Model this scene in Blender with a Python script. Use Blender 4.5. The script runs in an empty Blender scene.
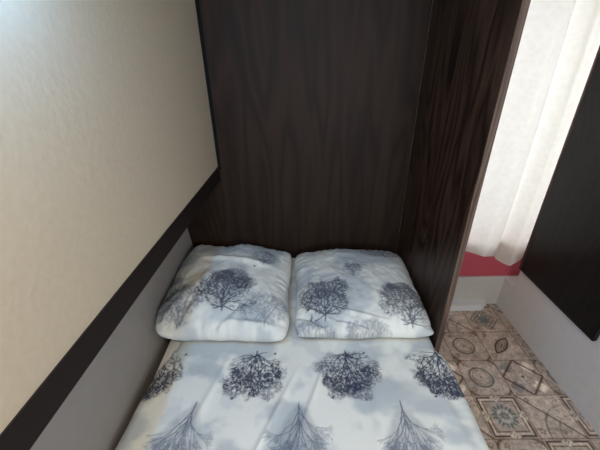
import bpy, bmesh, math, random
import numpy as np
from mathutils import Vector, Matrix

# ------------------------------------------------------------------ camera, world, light, exposure
sc = bpy.context.scene
COL = sc.collection
cam_d = bpy.data.cameras.new('camera'); cam = bpy.data.objects.new('camera', cam_d); COL.objects.link(cam)
cam_d.sensor_width = 36; cam_d.lens = 328 / 600 * 36; cam_d.clip_start = .02
up = -Vector((11, -616, -328)).normalized()
fw = Vector((0, 175, -328)); fw = (fw - up * fw.dot(up)).normalized()
rt = fw.cross(up)
R = Matrix((rt, fw, up))                      # rows: world axes expressed in camera space
cam.matrix_world = Matrix.Translation((0, 0, 1.55)) @ R.to_4x4()
sc.camera = cam

w = bpy.data.worlds.new('world'); sc.world = w; w.use_nodes = True
wn = w.node_tree.nodes; wl = w.node_tree.links
bg = wn['Background']; bg.inputs['Color'].default_value = (.72, .84, 1, 1); bg.inputs['Strength'].default_value = .9

def area(name, loc, direction, sx, sy, power, col):
    d = bpy.data.lights.new(name, 'AREA'); d.shape = 'RECTANGLE'; d.size = sx; d.size_y = sy
    d.energy = power; d.color = col
    o = bpy.data.objects.new(name, d); COL.objects.link(o); o.location = loc
    o.rotation_euler = Vector(direction).to_track_quat('-Z', 'Y').to_euler()
    return o
area('daylight_curtain_window', (1.1, 2.08, 1.2), (0, -1, -.1), .9, 1.5, 18, (.86, .90, 1))
area('rear_fill_daylight', (.62, -1.62, 1.45), (-.1, 1, -.2), .9, .9, 32, (.82, .91, 1))  # added soft fill from behind the camera, through an invented opening
area('warm_fill_light', (-.1, -.1, 2.1), (0, 0, -1), .3, .3, 12.0, (1, .80, .56))  # added warm fill from overhead, no lamp fixture belongs to it

sc.view_settings.view_transform = 'Standard'; sc.view_settings.look = 'None'
sc.view_settings.gamma = 1; sc.view_settings.use_curve_mapping = False
sc.view_settings.exposure = 0.0

# ------------------------------------------------------------------ helpers
def mesh_obj(name, me, mat=None, parent=None, smooth=False):
    o = bpy.data.objects.new(name, me); COL.objects.link(o)
    if mat: me.materials.append(mat)
    if parent: o.parent = parent
    if smooth: me.polygons.foreach_set('use_smooth', [True] * len(me.polygons))
    return o
def bm_obj(name, bm, mat, parent=None, smooth=False):
    me = bpy.data.meshes.new(name); bmesh.ops.recalc_face_normals(bm, faces=bm.faces)
    bm.to_mesh(me); bm.free(); return mesh_obj(name, me, mat, parent, smooth)
def box(bm, x0, x1, y0, y1, z0, z1, bev=0):
    r = bmesh.ops.create_cube(bm, size=1)
    for v in r['verts']:
        v.co = Vector((x0 + (v.co.x + .5) * (x1 - x0), y0 + (v.co.y + .5) * (y1 - y0), z0 + (v.co.z + .5) * (z1 - z0)))
    if bev:
        es = list({e for v in r['verts'] for e in v.link_edges})
        bmesh.ops.bevel(bm, geom=es, offset=bev, segments=2, affect='EDGES', profile=.6)
def box_obj(name, dims, mat, parent=None, bev=0):
    bm = bmesh.new(); box(bm, *dims, bev=bev); return bm_obj(name, bm, mat, parent)
def prism(bm, pts, axis, a, b):
    """outline pts (2d) extruded along axis from a to b"""
    def P(p, t):
        return {'y': (p[0], t, p[1]), 'z': (p[0], p[1], t), 'x': (t, p[0], p[1])}[axis]
    A = [bm.verts.new(P(p, a)) for p in pts]; B = [bm.verts.new(P(p, b)) for p in pts]
    bm.faces.new(A); bm.faces.new(B[::-1])
    for i in range(len(pts)):
        j = (i + 1) % len(pts); bm.faces.new((A[i], B[i], B[j], A[j]))
def struct(o): o['kind'] = 'structure'; return o
def tag(o, label, cat, group=None):
    o['label'] = label; o['category'] = cat
    if group: o['group'] = group
    return o
def empty(name, loc=(0, 0, 0)):
    o = bpy.data.objects.new(name, None); COL.objects.link(o); o.location = loc; o.empty_display_size = .1; return o
def shift(o, loc):
    """move mesh into its parent's space"""
    o.location = (-loc[0], -loc[1], -loc[2]); return o

# numpy value noise
def noise(x, y, scale, seed=0, octs=4):
    rs = np.random.RandomState(seed); out = np.zeros_like(x, dtype=float); amp = 1; tot = 0
    for o in range(octs):
        T = rs.rand(64, 64); s = scale * 2 ** o
        X = x * s + 17.3; Y = y * s + 9.1; xi = np.floor(X).astype(int); yi = np.floor(Y).astype(int)
        fx = X - xi; fy = Y - yi; fx = fx * fx * (3 - 2 * fx); fy = fy * fy * (3 - 2 * fy)
        a = T[xi % 64, yi % 64]; b = T[(xi + 1) % 64, yi % 64]; c = T[xi % 64, (yi + 1) % 64]; d = T[(xi + 1) % 64, (yi + 1) % 64]
        out += amp * ((a * (1 - fx) + b * fx) * (1 - fy) + (c * (1 - fx) + d * fx) * fy); tot += amp; amp *= .5
    return out / tot
def sstep(a, b, t):
    t = np.clip((t - a) / (b - a), 0, 1); return t * t * (3 - 2 * t)

def grid_mesh(name, P, color=None, extra_faces=None, flip=False):
    """P: (ny,nx,3)"""
    ny, nx = P.shape[:2]; me = bpy.data.meshes.new(name)
    V = P.reshape(-1, 3); idx = np.arange(ny * nx).reshape(ny, nx)
    F = np.stack([idx[:-1, :-1], idx[:-1, 1:], idx[1:, 1:], idx[1:, :-1]], -1).reshape(-1, 4)
    if flip: F = F[:, ::-1]
    return raw_mesh(me, V, F, None if color is None else color.reshape(-1, 3))
def raw_mesh(me, V, F, color=None):
    me.vertices.add(len(V)); me.vertices.foreach_set('co', V.astype(np.float32).ravel())
    me.loops.add(F.size); me.loops.foreach_set('vertex_index', F.astype(np.int32).ravel())
    me.polygons.add(len(F)); me.polygons.foreach_set('loop_start', np.arange(0, F.size, 4, dtype=np.int32))
    me.polygons.foreach_set('use_smooth', np.ones(len(F), bool))
    me.update(calc_edges=True)
    if color is not None:
        a = me.color_attributes.new('print', 'FLOAT_COLOR', 'POINT')
        c = np.ones((len(V), 4), np.float32); c[:, :3] = color; a.data.foreach_set('color', c.ravel())
    me.validate()
    return me

# ------------------------------------------------------------------ materials
def mat(name):
    m = bpy.data.materials.new(name); m.use_nodes = True
    return m, m.node_tree.nodes, m.node_tree.links, m.node_tree.nodes['Principled BSDF']
def plain(name, col, rough=.6, metal=0, bump=0, bscale=60, spec=.5):
    m, n, l, p = mat(name)
    p.inputs['Base Color'].default_value = (*col, 1); p.inputs['Roughness'].default_value = rough
    p.inputs['Metallic'].default_value = metal; p.inputs['Specular IOR Level'].default_value = spec
    tc = n.new('ShaderNodeTexCoord'); nz = n.new('ShaderNodeTexNoise'); nz.inputs['Scale'].default_value = bscale
    nz.inputs['Detail'].default_value = 5
    l.new(tc.outputs['Object'], nz.inputs['Vector'])
    mx = n.new('ShaderNodeMix'); mx.data_type = 'RGBA'
    mx.inputs[6].default_value = (*[c * .93 for c in col], 1); mx.inputs[7].default_value = (*[min(1, c * 1.07) for c in col], 1)
    l.new(nz.outputs['Fac'], mx.inputs[0]); l.new(mx.outputs[2], p.inputs['Base Color'])
    if bump:
        b = n.new('ShaderNodeBump'); b.inputs['Strength'].default_value = bump; b.inputs['Distance'].default_value = .003
        l.new(nz.outputs['Fac'], b.inputs['Height']); l.new(b.outputs['Normal'], p.inputs['Normal'])
    return m
def wood(name, dark, light, rough=.38, seed=0, rings=7.0, axis='x'):
    """dark veneer, grain running up the board, with cathedral arches"""
    m, n, l, p = mat(name)
    tc = n.new('ShaderNodeTexCoord'); mp = n.new('ShaderNodeMapping')
    l.new(tc.outputs['Object'], mp.inputs['Vector']); mp.inputs['Location'].default_value = (seed * 1.7, seed * .9, seed * .31)
    mp.inputs['Scale'].default_value = (3.2, 3.2, .42)
    n1 = n.new('ShaderNodeTexNoise'); n1.inputs['Scale'].default_value = 1.6; n1.inputs['Detail'].default_value = 2; n1.inputs['Roughness'].default_value = .45
    l.new(mp.outputs['Vector'], n1.inputs['Vector'])
    mul = n.new('ShaderNodeMath'); mul.operation = 'MULTIPLY'; mul.inputs[1].default_value = rings * 6
    l.new(n1.outputs['Fac'], mul.inputs[0])
    fr = n.new('ShaderNodeMath'); fr.operation = 'PINGPONG'; fr.inputs[1].default_value = 1; l.new(mul.outputs[0], fr.inputs[0])
    mp2 = n.new('ShaderNodeMapping'); l.new(tc.outputs['Object'], mp2.inputs['Vector']); mp2.inputs['Scale'].default_value = (170, 170, 5)
    n2 = n.new('ShaderNodeTexNoise'); n2.inputs['Scale'].default_value = 1; n2.inputs['Detail'].default_value = 4
    l.new(mp2.outputs['Vector'], n2.inputs['Vector'])
    a = n.new('ShaderNodeMath'); a.operation = 'MULTIPLY_ADD'; a.inputs[1].default_value = .42
    l.new(fr.outputs[0], a.inputs[0])
    b = n.new('ShaderNodeMath'); b.operation = 'MULTIPLY'; b.inputs[1].default_value = .58; l.new(n2.outputs['Fac'], b.inputs[0])
    l.new(b.outputs[0], a.inputs[2])
    cr = n.new('ShaderNodeValToRGB'); cr.color_ramp.elements[0].position = .25; cr.color_ramp.elements[1].position = .8
    cr.color_ramp.elements[0].color = (*dark, 1); cr.color_ramp.elements[1].color = (*light, 1)
    l.new(a.outputs[0], cr.inputs['Fac']); l.new(cr.outputs['Color'], p.inputs['Base Color'])
    p.inputs['Roughness'].default_value = rough; p.inputs['Specular IOR Level'].default_value = .22
    bp = n.new('ShaderNodeBump'); bp.inputs['Strength'].default_value = .25; bp.inputs['Distance'].default_value = .001
    l.new(a.outputs[0], bp.inputs['Height']); l.new(bp.outputs['Normal'], p.inputs['Normal'])
    return m
def printed(name, rough, weave=0, spec=.3, bump=.3):
    m, n, l, p = mat(name)
    at = n.new('ShaderNodeVertexColor'); at.layer_name = 'print'
    l.new(at.outputs['Color'], p.inputs['Base Color']); p.inputs['Roughness'].default_value = rough
    p.inputs['Specular IOR Level'].default_value = spec
    if weave:
        tc = n.new('ShaderNodeTexCoord'); nz = n.new('ShaderNodeTexNoise'); nz.inputs['Scale'].default_value = weave; nz.inputs['Detail'].default_value = 6
        l.new(tc.outputs['Object'], nz.inputs['Vector'])
        b = n.new('ShaderNodeBump'); b.inputs['Strength'].default_value = bump; b.inputs['Distance'].default_value = .004
        l.new(nz.outputs['Fac'], b.inputs['Height']); l.new(b.outputs['Normal'], p.inputs['Normal'])
    return m

M_back = wood('dark_wenge_back', (.013, .0060, .0034), (.029, .0145, .008), .6, 1, 3)
M_part = wood('dark_wenge_partition', (.009, .0044, .0028), (.070, .036, .021), .42, 4, 5)
M_edge = wood('wood_edge', (.06, .038, .028), (.16, .105, .08), .45, 6, 6)
M_door = wood('dark_door_wood', (.007, .0055, .005), (.015, .012, .011), .45, 9, 5)
M_trim = plain('dark_brown_trim', (.014, .0085, .0065), .65, spec=.2)
M_wallL = plain('cream_wallpaper', (.53, .44, .32), .75, bump=.35, bscale=60)
M_low = plain('grey_lower_wall', (.38, .335, .295), .7, bump=.1, bscale=20)
M_white = plain('white_wall', (.68, .665, .65), .45, bump=.05, bscale=25)
M_beige = plain('beige_low_wall', (.53, .485, .435), .5)
M_red = plain('red_paint', (.48, .07, .095), .5)
M_ceil = plain('ceiling_paint', (.6, .58, .54), .8)
M_bedbase = wood('bed_base_wood', (.02, .013, .01), (.06, .04, .03), .5, 2, 5)
M_matt = plain('mattress_fabric', (.6, .58, .54), .9)
M_sheet = printed('printed_cotton', .85, 90, .2, .12)
M_tile = printed('printed_tiles', .4, 0, .4)

# ------------------------------------------------------------------ structure
XL, XLOW, YB, ZC = -.45, -.645, 1.67, 2.15
# floor : ceramic patchwork tiles printed as a per-point pattern
def floor_axis(a, b, dense0, dense1, fine, coarse):
    return np.unique(np.round(np.concatenate([np.arange(a, dense0, coarse), np.arange(dense0, dense1, fine), np.arange(dense1, b, coarse), [b]]), 5))
xs = floor_axis(-.8, 1.6, .56, 1.34, .003, .05); ys = floor_axis(-1.4, 2.0, .20, 1.78, .003, .02)
FX, FY = np.meshgrid(xs, ys)
TS, TX, TY = .21, .845, .845
u = (FX - TX) / TS; v = (FY - TY) / TS; iu = np.floor(u).astype(int); iv = np.floor(v).astype(int)
lu = u - iu - .5; lv = v - iv - .5                       # -.5 .. .5 in each tile
rr = np.hypot(lu, lv); an = np.arctan2(lv, lu)
def line(d, wd): return np.clip(1.25 - np.abs(d) / (wd * 1.55), 0, 1)
base = np.array([.33, .26, .215]); cream = np.array([.46, .37, .29]); grey = np.array([.10, .10, .095]); brown = np.array([.085, .062, .05]); blue = np.array([.10, .125, .125])
C = np.zeros(FX.shape + (3,)) + base
C *= (.80 + .4 * noise(FX, FY, 9, 3))[..., None]
kind = (iu * 3 + iv * 5 + (iu * iv) % 3) % 6
kind = np.where((iu == 0) & (iv == 0), 0, kind); kind = np.where((iu == 0) & (iv == 2), 1, kind)
kind = np.where((iu == 1) & (iv == 0), 3, kind); kind = np.where((iu == 1) & (iv == 1), 4, kind); kind = np.where((iu == 0) & (iv == 1), 1, kind)
kind = np.where((iu == 1) & (iv == 2), 2, kind); kind = np.where((iu == 1) & (iv == 3), 5, kind)
def lay(mask, amount, col):
    global C
    a = np.clip(1.25 * amount * mask, 0, 1)[..., None]; C = C * (1 - a) + col * a
mx_ = np.maximum(np.abs(lu), np.abs(lv)); dm = np.abs(lu) + np.abs(lv)
k0 = kind == 0
lay(k0, line(mx_ - .44, .018) * .8, brown); lay(k0, line(mx_ - .39, .02) * .7, cream); lay(k0, line(mx_ - .35, .012) * .6, brown)
pet = .30 * (.62 + .38 * np.abs(np.cos(an * 4)))
lay(k0, sstep(.03, -.03, rr - pet) * .65, blue); lay(k0, line(rr - .13, .03) * .5, cream); lay(k0, line(np.sin(an * 4), .18) * (rr < .3) * .5, cream)
for cx, cy in ((0, .44), (.44, 0), (-.44, 0), (0, -.44)):
    d = np.abs(lu - cx) + np.abs(lv - cy); lay(k0, (d < .13) * .8, grey); lay(k0, line(d - .085, .03) * .8, cream); lay(k0, (d < .03) * .8, cream)
k1 = kind == 1
lay(k1, line(np.hypot(lu + .05, lv) - .27, .02) * .7, grey); lay(k1, line(np.hypot(lu + .05, lv) - .20, .012) * .35, brown)
lay(k1, line(rr - .62, .03) * .6, brown); lay(k1, (np.hypot(lu + .05, lv) < .035) * .5, grey)
k2 = kind == 2
for s in (-1, 1):
    e = np.hypot((lu - .22 * s), lv); f = np.hypot((lu + .22 * s), lv)
lens = np.maximum(np.hypot(lu - .3, lv + .3), np.hypot(lu + .3, lv - .3))
lay(k2, line(lens - .55, .022) * .8, brown); lay(k2, line(lens - .49, .012) * .6, brown); lay(k2, (lens < .46) * (.4 + .4 * (np.sin(40 * lu) * np.sin(40 * lv) > 0)), grey * 1.3)
k3 = kind == 3
lay(k3, line(lu + lv, .018) * .7, brown); lay(k3, line(np.hypot(lu - .5, lv + .5) - .75, .018) * .55, grey); lay(k3, line(np.hypot(lu - .5, lv + .5) - .5, .015) * .45, grey)
lay(k3, (lu + lv > .04) * .3, cream)
k4 = kind == 4
for cx, cy in ((.28, .28), (-.28, .28), (.28, -.28), (-.28, -.28)):
    r4 = np.hypot(lu - cx, lv - cy); a4 = np.arctan2(lv - cy, lu - cx)
    lay(k4, sstep(.02, -.02, r4 - .16 * (.7 + .3 * np.abs(np.cos(2 * a4)))) * (.75 if cx > 0 else .5), cream * 1.15 if cx > 0 else grey * 1.4)
lay(k4, line(dm - .5, .03) * .7, brown); lay(k4, (dm < .14) * .7, grey); lay(k4, line(dm - .09, .03) * .7, cream)
k5 = kind == 5
lay(k5, line(dm - .42, .02) * .6, grey); lay(k5, line(dm - .30, .03) * .5, grey); lay(k5, sstep(.03, -.02, rr - .2 * (.6 + .4 * np.cos(an * 4) ** 2)) * .6, blue)
lay(np.ones_like(rr, bool), line(mx_ - .5, .012) * .45, brown)
for (cx, cy, q, cc) in ((.36, .38, .055, grey), (-.37, -.34, .06, brown), (.1, -.36, .045, grey), (-.3, .37, .05, brown)):
    d_ = np.hypot(lu - cx, lv - cy); a_ = np.arctan2(lv - cy, lu - cx)
    lay((kind != 0) & (kind != 4), sstep(.012, -.01, np.abs(d_ - q * (.8 + .3 * np.cos(5 * a_))) - .012) * .6, cc)
C = np.clip(.27 + (C - .22) * 1.75, .03, 1) * np.array([.95, 1.02, 1.10])
C *= (.62 + .76 * noise(FX, FY, 130, 18, 2))[..., None]
C *= (.70 + .7 * noise(FX, FY, 45, 8, 3))[..., None]
border = sstep(1.245, 1.30, FX) * (FX < 1.34)
lay(np.ones_like(rr, bool), border * .35 * noise(FX, FY, 30, 5, 2), grey)
P = np.stack([FX, FY, np.zeros_like(FX)], -1)
floor = struct(mesh_obj('floor', grid_mesh('floor', P, np.clip(C, 0, 1)), M_tile))

struct(box_obj('ceiling', (-.9, 1.62, -1.42, 2.05, ZC, ZC + .05), M_ceil))
# left wall: upper part stands proud of the lower, sloping part
def wx_(y): return -.441 - (YB - y) * .034              # the wall runs slightly out of square
bm = bmesh.new(); prism(bm, [(wx_(-1.4), -1.4), (wx_(YB), YB), (-.88, YB), (-.88, -1.4)], 'z', 1.016, ZC)
struct(bm_obj('wall_left', bm, M_wallL))
bm = bmesh.new(); prism(bm, [(wx_(-1.4) + .004, -1.4), (wx_(YB) + .004, YB), (-.88, YB), (-.88, -1.4)], 'z', .940, 1.0158)
struct(bm_obj('trim_1', bm, M_trim))
bm = bmesh.new(); prism(bm, [(XLOW, 0), (XLOW, .42), (-.695, .9398), (-.85, .9398), (-.85, 0)], 'y', -1.4, YB)
struct(bm_obj('wall_left_lower', bm, M_low))
# dark panelled back wall of the berth with a narrow corner batten
bm = bmesh.new(); box(bm, -.86, .565, YB, YB + .03, 0, ZC)
wb = struct(bm_obj('wall_back', bm, M_back))
bm = bmesh.new(); box(bm, -.4405, -.424, YB - .004, YB, 1.0, ZC)
struct(bm_obj('trim_2', bm, plain('batten_dark', (.006, .006, .007), .7, spec=.1)))
# right wall and its continuation
bm = bmesh.new(); prism(bm, [(1.328, -1.4), (1.314, 1.62), (1.62, 1.62), (1.62, -1.4)], 'z', 0, ZC); box(bm, 1.314, 1.6, 1.6205, 1.7245, 0, .228)
struct(bm_obj('wall_right', bm, M_white))
bm = bmesh.new(); box(bm, .585, 1.6, 1.725, 1.80, 0, .228, .004)
struct(bm_obj('wall_back_low', bm, M_beige))
bm = bmesh.new(); prism(bm, [(.585, 1.662), (1.18, 1.662), (1.21, 1.68), (1.225, 1.725), (.585, 1.725)], 'z', 0, .045)
struct(bm_obj('baseboard_back', bm, M_white))
bm = bmesh.new(); box(bm, .565, .585, YB + .0, 2.02, 0, ZC); box(bm, 1.58, 1.62, 1.80, 2.02, .0, ZC); box(bm, .605, 1.58, 1.86, 1.92, 1.98, ZC); box(bm, .605, 1.58, 1.86, 1.92, 0, .235)
struct(bm_obj('wall_back_reveal', bm, M_white))
# rear and side walls behind the camera with an unseen opening added for the rear fill light
bm = bmesh.new(); box(bm, -.9, .2, -1.45, -1.4, 0, ZC); box(bm, 1.05, 1.6, -1.45, -1.4, 0, ZC); box(bm, .2, 1.05, -1.45, -1.4, 0, 1.0); box(bm, .2, 1.05, -1.45, -1.4, 1.9, ZC)
struct(bm_obj('wall_rear', bm, M_white))

# window behind the curtain: red sill and frame, glass
wf = bmesh.new()
box(wf, .62, 1.57, 1.735, 1.80, .2285, .50, .006); box(wf, .62, 1.57, 1.80, 1.86, .236, .50)
box(wf, .62, .67, 1.81, 1.86, .37, 1.98); box(wf, 1.52, 1.57, 1.81, 1.86, .37, 1.98); box(wf, .67, 1.52, 1.81, 1.86, 1.93, 1.98); box(wf, 1.08, 1.11, 1.82, 1.86, .37, 1.93)
win = struct(bm_obj('window_1', wf, M_red))
gm, n, l, p = mat('window_glass'); p.inputs['Transmission Weight'].default_value = 1; p.inputs['Roughness'].default_value = .02; p.inputs['IOR'].default_value = 1.05
bm = bmesh.new(); box(bm, .672, 1.078, 1.835, 1.84, .372, 1.928); box(bm, 1.112, 1.518, 1.835, 1.84, .372, 1.928)
bm_obj('pane', bm, gm, win)

# ------------------------------------------------------------------ partition at the right of the bed
pt = empty('partition_panel', (.575, 1.34, 0))
tag(pt, 'dark brown wood grain partition standing between the bed and the tiled floor', 'partition')
shift(box_obj('board', (.565, .585, 1.004, YB - .001, 0, ZC), M_part, pt), pt.location)
shift(box_obj('edge_band', (.5645, .5855, .998, 1.004, 0, ZC), M_edge, pt, .001), pt.location)
pt.children[1]['label'] = 'paler brown front edge band'

# dark door on the right wall
dr = empty('cupboard_door', (1.30, 1.33, .37))
tag(dr, 'nearly black wooden cupboard door above the white base on the right wall', 'cupboard door')
shift(box_obj('panel', (1.293, 1.3135, 1.055, 1.60, .375, 2.0), M_door, dr, .003), dr.location)
shift(box_obj('edge_strip', (1.291, 1.3135, 1.6005, 1.612, .375, 2.0), plain('reddish_edge', (.07, .028, .026), .5), dr, .002), dr.location)
dr.children[1]['label'] = 'thin reddish brown far edge'

# ------------------------------------------------------------------ curtain
nx, nz = 360, 260
s = np.linspace(0, 1, nx); t = np.linspace(0, 1, nz)
S, T = np.meshgrid(s, t)                         # T = 0 bottom, 1 top
X = .66 + S * .86
ph = 2 * math.pi * (S * 3.6 + .08 * np.sin(3 * T + 5 * S) + .2 * np.sin(S * 9))
amp = .024 + .006 * np.sin(S * 13)
Y = 1.700 + amp * np.sin(ph) + .003 * np.sin(2.3 * ph + 2 * T)
zb = .435 + .008 * np.sin(S * 22) - .088 * np.exp(-((X - 1.26) / .085) ** 2) + .05 * sstep(1.33, 1.42, X)
Y -= .01 * np.exp(-((X - 1.26) / .06) ** 2) * (1 - T) ** 3
Z = zb + T * (1.93 - zb)
X = X + .006 * np.sin(2.1 * ph) 
cm = bpy.data.materials.new('sheer_curtain'); cm.use_nodes = True; n = cm.node_tree.nodes; l = cm.node_tree.links; n.remove(n['Principled BSDF'])
df = n.new('ShaderNodeBsdfDiffuse'); tr = n.new('ShaderNodeBsdfTranslucent'); mxs = n.new('ShaderNodeMixShader'); mxs.inputs[0].default_value = .42
tc = n.new('ShaderNodeTexCoord'); nz_ = n.new('ShaderNodeTexVoronoi'); nz_.inputs['Scale'].default_value = 38; l.new(tc.outputs['Object'], nz_.inputs['Vector'])
cr = n.new('ShaderNodeValToRGB'); cr.color_ramp.elements[0].color = (.76, .73, .62, 1); cr.color_ramp.elements[1].color = (.82, .79, .70, 1)
l.new(nz_.outputs['Distance'], cr.inputs['Fac']); l.new(cr.outputs['Color'], df.inputs['Color']); l.new(cr.outputs['Color'], tr.inputs['Color'])
l.new(df.outputs[0], mxs.inputs[1]); l.new(tr.outputs[0], mxs.inputs[2]); l.new(mxs.outputs[0], n['Material Output'].inputs['Surface'])
cu = mesh_obj('curtain', grid_mesh('curtain', np.stack([X, Y, Z], -1)), cm)
tag(cu, 'long off-white sheer curtain hanging in folds over the red window sill', 'curtain')
# its rail
bm = bmesh.new(); box(bm, .62, 1.57, 1.685, 1.715, 1.935, 1.96, .004)
tag(bm_obj('curtain_rail', bm, M_white), 'white curtain rail above the sheer curtain', 'curtain rail')

# ------------------------------------------------------------------ tree print stamps (albedo pattern of the bedding)
def make_stamp(seed, style, N=220):
    """returns alpha map; tree grows from bottom centre, y up, box is -0.6..0.6 x 0..1"""
    rnd = random.Random(seed); A = np.zeros((N, N)); px = 1.2 / N
    gx = (np.arange(N) + .5) * px - .6; gy = (np.arange(N) + .5) / N * 1.04 - .02
    def seg(x0, y0, x1, y1, w, a):
        bx0, bx1 = min(x0, x1) - w * 2, max(x0, x1) + w * 2; by0, by1 = min(y0, y1) - w * 2, max(y0, y1) + w * 2
        i0, i1 = np.searchsorted(gx, [bx0, bx1]); j0, j1 = np.searchsorted(gy, [by0, by1])
        if i1 <= i0 or j1 <= j0: return
        GX, GY = np.meshgrid(gx[i0:i1], gy[j0:j1]); dx, dy = x1 - x0, y1 - y0; L = dx * dx + dy * dy + 1e-9
        tt = np.clip(((GX - x0) * dx + (GY - y0) * dy) / L, 0, 1); d = np.hypot(GX - x0 - tt * dx, GY - y0 - tt * dy)
        al = np.clip(1.3 - d / w, 0, 1) * a; A[j0:j1, i0:i1] = np.maximum(A[j0:j1, i0:i1], al)
    tips = []
    if style == 'dark':
        def grow(x, y, ang, L, w, dep):
            c = rnd.uniform(-.25, .25); xm = x + math.sin(ang + c) * L * .5; ym = y + math.cos(ang + c) * L * .5
            x1 = xm + math.sin(ang - c * .6) * L * .5; y1 = ym + math.cos(ang - c * .6) * L * .5
            seg(x, y, xm, ym, w, 1 if dep > 3 else .78); seg(xm, ym, x1, y1, w * .85, 1 if dep > 3 else .75)
            if dep == 0: tips.append((x1, y1)); return
            if dep <= 2: tips.append((x1, y1))
            for k in range(3 if dep > 1 else 2):
                da = (-.62, .05, .62)[k] if dep > 1 else (-.5, .5)[k]
                grow(x1, y1, ang * .97 + da * rnd.uniform(.7, 1.3), L * rnd.uniform(.66, .86), max(w * .62, .0045), dep - 1)
        seg(0, 0, .005, .12, .014, 1)
        for a0 in (-1.75, -1.3, -.9, -.45, 0, .4, .85, 1.25, 1.7):
            grow(.004, .07 + .12 * rnd.random(), a0, rnd.uniform(.19, .27) * (1 - .06 * abs(a0)), .0095, 4)
        grow(.004, .2, -.2, .25, .010, 5); grow(.004, .22, .25, .25, .010, 5)
        for (x, y) in tips:
            if rnd.random() < .5:
                q = rnd.uniform(.006, .013); seg(x, y, x + q, y + q * rnd.uniform(-1, 1), q, .75)
    else:
        def grow(x, y, ang, L, w, dep):
            c = rnd.uniform(-.12, .12); x1 = x + math.sin(ang + c) * L; y1 = y + math.cos(ang + c) * L
            seg(x, y, x1, y1, w, (.9, .7, .6, .55)[min(3, 5 - dep)] if dep < 5 else 1)
            if dep == 0: return
            for k in range(3 if dep in (4, 3) else 2):
                grow(x1, y1, ang * 1.05 + rnd.uniform(-.42, .42), L * rnd.uniform(.62, .85), max(w * .62, .004), dep - 1)
        seg(0, 0, 0, .2, .014, 1)
        for a0 in (-.72, -.5, -.36, -.2, -.08, .08, .2, .36, .5, .72): grow(0, .08 + .22 * rnd.random(), a0, .19, .0075, 5)
    env = np.hypot(gx[None, :] / .56, (gy[:, None] - .50) / .50)
    GX, GY = np.meshgrid(gx, gy)
    rag = (noise(GX, GY, 5, seed, 3) - .5) * .7
    A *= 1 - sstep(.88, 1.0, env + (rag if style == 'dark' else rag * .4))
    return A
ST_D = [make_stamp(s, 'dark') for s in (3, 8, 12)]
ST_L = [make_stamp(s, 'light') for s in (5, 9)]
INK = np.array([.014, .022, .055]); INKL = np.array([.09, .115, .17])
def stamp(C, x, y, A, bx, by, w, h, ang=0, col=INK, alpha=1, hal=.68):
    """A printed with trunk foot at (bx,by); ang rotates crown direction (0 = +y)"""
    dx = x - bx; dy = y - by; ca, sa = math.cos(ang), math.sin(ang)
    lx = dx * ca + dy * sa; ly = -dx * sa + dy * ca
    N = A.shape[0]; fx = (lx / w + .6) / 1.2 * N - .5; fy = (ly / h + .02) / 1.04 * N - .5
    ok = (fx > 0) & (fx < N - 1.01) & (fy > 0) & (fy < N - 1.01)
    fx = np.where(ok, fx, 0); fy = np.where(ok, fy, 0); i = fx.astype(int); j = fy.astype(int); tx = fx - i; ty = fy - j
    a = (A[j, i] * (1 - tx) + A[j, np.minimum(i + 1, N - 1)] * tx) * (1 - ty) + (A[np.minimum(j + 1, N - 1), i] * (1 - tx) + A[np.minimum(j + 1, N - 1), np.minimum(i + 1, N - 1)] * tx) * ty
    # soft foliage halo
    env = np.hypot(lx / w / .50, (ly / h - .50) / .50)
    rag = .75 * (noise(x, y, 22, 31, 3) - .5)
    spk = sstep(.42, .66, noise(x, y, 130, 33, 2)) if hal > .6 else .25 + .7 * noise(x, y, 60, 33, 3)
    halo = (hal * (.30 + .80 * spk)) * (1 - sstep(.72, .98, env + rag)) * (sstep(.0, .10, ly / h + .12 * np.abs(lx / w)) if hal > .6 else sstep(.10, -.05, np.abs(lx / w) - .62 * ly / h - .0))
    a = np.clip(a * ok + halo * ok, 0, 1) * alpha
    return C * (1 - a[..., None]) + col * a[..., None]
def bird(C, x, y, bx, by, s=.009, ang=0):
    dx = x - bx; dy = y - by; ca, sa = math.cos(ang), math.sin(ang); lx = (dx * ca + dy * sa) / s; ly = (-dx * sa + dy * ca) / s
    a = np.clip(1.3 - np.hypot(lx / 1.0, ly / .45), 0, 1) + np.clip(1.2 - np.hypot((lx - .3) / .45, (ly - .6) / .8), 0, 1)
    a = np.clip(a, 0, 1)[..., None]; return C * (1 - a) + INK * .6 * a
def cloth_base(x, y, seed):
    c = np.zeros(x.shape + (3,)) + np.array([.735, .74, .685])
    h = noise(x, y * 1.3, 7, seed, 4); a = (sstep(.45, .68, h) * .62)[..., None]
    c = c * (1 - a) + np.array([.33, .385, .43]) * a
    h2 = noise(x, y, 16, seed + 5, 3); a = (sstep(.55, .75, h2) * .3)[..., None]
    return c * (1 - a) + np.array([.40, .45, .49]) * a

# ------------------------------------------------------------------ bed
bed = empty('bed', (0, .7, 0)); tag(bed, 'built-in bed with a dark base between the left wall and the partition', 'bed')
shift(box_obj('bed_base', (-.60, .548, -.25, 1.63, 0, .24), M_bedbase, bed, .004), bed.location)
shift(box_obj('mattress', (-.595, .548, -.25, 1.63, .2405, .435), M_matt, bed, .03), bed.location)

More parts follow.
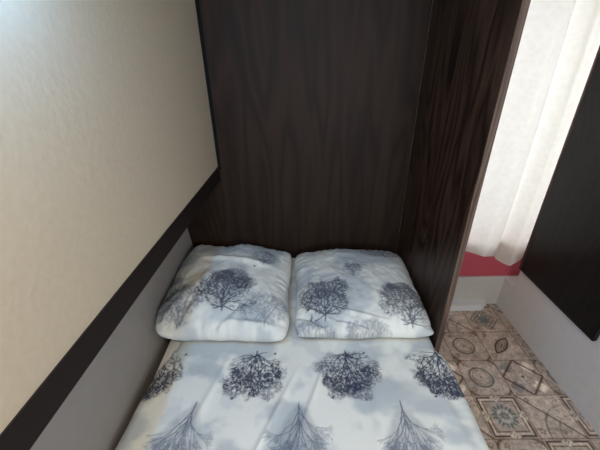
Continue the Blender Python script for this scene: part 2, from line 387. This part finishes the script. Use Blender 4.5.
# fitted printed sheet
prof_s = np.concatenate([np.linspace(-.80, -.62, 24), np.arange(-.618, .618, .0024), np.linspace(.62, .80, 24)])
ysd = floor_axis(-.30, 1.65, .10, 1.02, .0026, .005)
S, YY = np.meshgrid(prof_s, ysd)
hwL = np.interp(YY, [-.3, .583, .763, .886, .97, 1.1], [.628, .624, .610, .594, .560, .555]) - .006 * noise(YY, YY * 0, 6, 2, 2)
hwR = .590 - .032 * sstep(.90, .99, YY)
def fold(s, hw, r=.045):
    a = np.abs(s); flat = hw - r; arc = r * math.pi / 2
    th = np.clip((a - flat) / r, 0, math.pi / 2); down = np.clip(a - flat - arc, 0, None)
    x = np.where(a < flat, a, flat + r * np.sin(th)); z = np.where(a < flat, 0, -r * (1 - np.cos(th))) - down
    return x * np.sign(s), z
xl, zl = fold(S, hwL); xr, zr = fold(S, hwR)
X = np.where(S < 0, xl, xr); Z = .445 + np.where(S < 0, zl, zr)
top = 1 - sstep(.50, .60, np.abs(X))
Z = Z + .010 * (noise(X, YY, 5, 11, 2) - .5) * top + .004 * (noise(X, YY * .6, 18, 12, 2) - .5)
def ridge(x, y, p0, p1, wd, h):
    dx, dy = p1[0] - p0[0], p1[1] - p0[1]; L = math.hypot(dx, dy); t_ = ((x - p0[0]) * dx + (y - p0[1]) * dy) / L / L
    d = ((x - p0[0]) * dy - (y - p0[1]) * dx) / L
    return h * np.exp(-(d / wd) ** 2) * sstep(-.15, .2, t_) * sstep(1.15, .8, t_)
front = sstep(1.0, .93, YY)
Z += front * (ridge(X, YY, (.11, .96), (-.06, .52), .010, .007) + ridge(X, YY, (-.04, .84), (-.22, .42), .011, .008) + ridge(X, YY, (-.3, .95), (-.42, .5), .014, .006)
              + ridge(X, YY, (.30, .96), (.22, .55), .013, .004) + ridge(X, YY, (.47, .98), (.52, .5), .02, .006))
Z += .012 * ridge(X, YY, (-.56, .98), (-.50, .90), .012, 1) * 1
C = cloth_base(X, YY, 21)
rows = []
for k, yb in enumerate((.965, .555, .145)):
    for j, xb in enumerate((-.565, -.195, .170, .540)):
        C = stamp(C, S, YY, ST_D[(k + j) % 3], xb, yb, .235, .225, math.pi + (-.35 if j == 0 else .0), INK, .95)
        C = bird(C, X, YY, xb + .075, yb - .02, .007, .5); C = bird(C, X, YY, xb - .07, yb - .215, .007, -.3)
for k, yb in enumerate((.742, .33, -.08)):
    for j, xb in enumerate((-.385, -.022, .338)):
        C = stamp(C, S, YY, ST_L[(k + j) % 2], xb, yb, .215, .25, math.pi + (-.2 if j == 0 else 0), INKL, .85, .55)
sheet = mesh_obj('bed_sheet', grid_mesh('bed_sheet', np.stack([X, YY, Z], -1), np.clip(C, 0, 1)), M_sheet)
sol = sheet.modifiers.new('thickness', 'SOLIDIFY'); sol.thickness = .003; sol.offset = -1
tag(sheet, 'white and blue-grey sheet printed with upside-down trees stretched over the bed', 'bed sheet')

# ------------------------------------------------------------------ pillows
def make_pillow(cx, cy, a, b, h, z0, seed, prints, label, creases, tilt=None, outline=None):
    N = 250; q = np.linspace(-1, 1, N); q = np.sin(q * math.pi / 2) * .35 + q * .65
    U, V = np.meshgrid(q, q)
    wob = lambda t_, sd: (noise(t_ * .5 + .5, t_ * 0 + sd, 4, seed + sd, 3) - .5)
    x = a * U * (1 - .045 * (1 - V ** 2)) + .018 * wob(V, 1) * np.abs(U) * np.sign(U)
    y = b * V * (1 - .045 * (1 - U ** 2)) + .02 * wob(U, 2) * np.abs(V) * np.sign(V)
    cr_ = (np.abs(U) * np.abs(V)) ** 6
    x *= 1 - .09 * cr_; y *= 1 - .07 * cr_
    if outline is not None: x, y = outline(x, y, U, V)
    e = np.clip((1 - np.abs(U) ** 2.6) * (1 - np.abs(V) ** 2.6), 0, 1) ** .5
    zt = h * e; ze = .034
    wx, wy = cx + x, cy + y
    wr = (.018 * (noise(wx * 1.0, wy * .7, 9, seed + 3, 3) - .5) + .008 * (noise(wx, wy, 26, seed + 4, 2) - .5)) * np.clip(e * 1.6, 0, 1)
    # gathers radiating from the edges
    edge = np.exp(-((1 - np.abs(V)) / .16) ** 2) * np.sin(U * 38 + 3 * np.sin(U * 7 + seed)) + np.exp(-((1 - np.abs(U)) / .14) ** 2) * np.sin(V * 34 + 3 * np.sin(V * 8 + seed))
    wr += .0032 * edge * np.clip(e * 2.5, 0, 1)
    for (p0, p1, wd, hh) in creases: wr += ridge(wx, wy, p0, p1, wd, hh) * np.clip(e * 2.5, 0, 1)
    tl = 0 if tilt is None else tilt(U, V)
    top_ = np.stack([wx, wy, z0 + ze + zt + wr + tl], -1)
    bot_ = np.stack([wx, wy, z0 + ze - ze * np.clip(e * 2.2, 0, 1) * (1 if tilt is None else 1) + tl * (1 - np.clip(e * 1.5, 0, 1))], -1)
    bot_[..., 2] = np.minimum(bot_[..., 2], top_[..., 2])
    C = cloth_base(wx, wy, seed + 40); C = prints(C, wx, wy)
    idx = np.arange(N * N).reshape(N, N); ib = idx.copy() + N * N
    edge_mask = np.zeros((N, N), bool); edge_mask[0] = edge_mask[-1] = True; edge_mask[:, 0] = edge_mask[:, -1] = True
    ib[edge_mask] = idx[edge_mask]
    Ft = np.stack([idx[:-1, :-1], idx[:-1, 1:], idx[1:, 1:], idx[1:, :-1]], -1).reshape(-1, 4)
    Fb = np.stack([ib[:-1, :-1], ib[1:, :-1], ib[1:, 1:], ib[:-1, 1:]], -1).reshape(-1, 4)
    inner = ~edge_mask.ravel(); remap = np.concatenate([np.arange(N * N), np.where(inner, N * N + np.cumsum(inner) - 1, 0)])
    Vv = np.concatenate([top_.reshape(-1, 3), bot_.reshape(-1, 3)[inner]]); Cv = np.concatenate([C.reshape(-1, 3), C.reshape(-1, 3)[inner]])
    F = remap[np.concatenate([Ft, Fb])]
    me = bpy.data.meshes.new('pillow'); raw_mesh(me, Vv - np.array([cx, cy, z0]), F, np.clip(Cv, 0, 1))
    o = mesh_obj('pillow', me, M_sheet); o.location = (cx, cy, z0)
    tag(o, label, 'pillow', 'pillows at the head of the bed'); return o

def prL(C, x, y):
    C = stamp(C, x, y, ST_L[0], -.165, 1.00, .22, .20, 0, INKL, .6)
    C = stamp(C, x, y, ST_L[1], -.53, .99, .20, .24, .1, INKL, .75)
    C = stamp(C, x, y, ST_D[2], -.63, 1.10, .20, .22, .2, INK, .55)
    C = stamp(C, x, y, ST_L[1], -.20, 1.37, .16, .18, 0, INKL, .7)
    C = stamp(C, x, y, ST_D[0], -.352, 1.06, .255, .27, 0, INK, .88)
    C = bird(C, x, y, -.245, 1.36, .007)
    return C
def prR(C, x, y):
    C = stamp(C, x, y, ST_L[0], .245, 1.27, .10, .14, 0, INKL, .9)
    C = stamp(C, x, y, ST_D[2], .43, 1.44, .22, .22, 0, INK, .6)
    C = stamp(C, x, y, ST_L[1], .02, .93, .22, .14, 0, INKL, .6)
    C = stamp(C, x, y, ST_L[1], .27, .91, .22, .14, 0, INKL, .6)
    C = stamp(C, x, y, ST_D[1], .092, 1.035, .245, .24, 0, INK, .85)
    C = stamp(C, x, y, ST_D[0], .455, 1.00, .235, .25, 0, INK, .8)
    C = bird(C, x, y, .165, 1.27, .007); C = bird(C, x, y, .02, 1.09, .008); C = bird(C, x, y, .36, 1.06, .007, .4)
    return C
def outL(x, y, U, V):
    return x - .030 * (1 - V ** 2) * np.clip(-U, 0, 1) ** 2 + .022 * np.clip(-U, 0, 1) ** 2 * np.clip(V, 0, 1) ** 3, y + .02 * np.clip(V, 0, 1) * (1 - U ** 2) * (U < .9)
def outR(x, y, U, V):
    return x + .013 * np.clip(U, 0, 1) ** 2 * (1 - V ** 2) + .012 * np.clip(U, 0, 1) ** 3 * sstep(-.85, -1, V), y
make_pillow(-.347, 1.305, .292, .332, .115, .452, 7, prL, 'left pillow, nearest the cream wall, printed with grey trees',
            [((-.58, 1.12), (-.42, 1.32), .034, .014), ((-.60, 1.02), (-.47, 1.22), .020, .012), ((-.54, 1.0), (-.50, 1.12), .012, -.012), ((-.50, 1.45), (-.15, 1.38), .02, .012), ((-.40, .99), (-.28, 1.10), .015, -.010), ((-.33, 1.03), (-.12, 1.01), .012, .010)],
            tilt=lambda U, V: .035 * np.clip(-U, 0, 1) ** 2 + .03 * np.clip(V, 0, 1) ** 2 * (1 - 1.1 * np.clip(U, 0, 1)) + .012 * np.sin(U * 6 + 1) * np.clip(V, 0, 1) ** 2, outline=outL)
make_pillow(.254, 1.310, .306, .328, .105, .452, 15, prR, 'right pillow, beside the dark partition, with two dark trees side by side',
            [((-.065, 1.10), (.11, 1.01), .008, -.014), ((-.05, 1.13), (.13, 1.035), .009, .009), ((.10, 1.055), (.34, 1.0), .008, -.013), ((.12, 1.085), (.36, 1.025), .009, .008), ((-.02, 1.03), (.06, 1.0), .012, .012), ((.35, 1.02), (.55, 1.12), .014, .006)], outline=outR)

# ------------------------------------------------------------------ assumed lamp, out of view
LX = wx_(.5)
wlp = empty('assumed_wall_lamp', (LX, .50, 1.80)); tag(wlp, 'assumed slim cool white tube lamp, out of view on the upper left wall', 'lamp')  # assumed fixture, added out of view for the bluish glow on the left wall
shift(box_obj('backplate', (LX + .001, LX + .02, .30, .66, 1.77, 1.83), plain('white_plastic', (.7, .7, .7), .4), wlp, .004), wlp.location)
em, n, l, p = mat('assumed_lamp_diffuser'); p.inputs['Emission Color'].default_value = (.24, .54, 1, 1); p.inputs['Emission Strength'].default_value = 88
shift(box_obj('diffuser', (LX + .0205, LX + .075, .31, .65, 1.775, 1.825), em, wlp, .015), wlp.location)
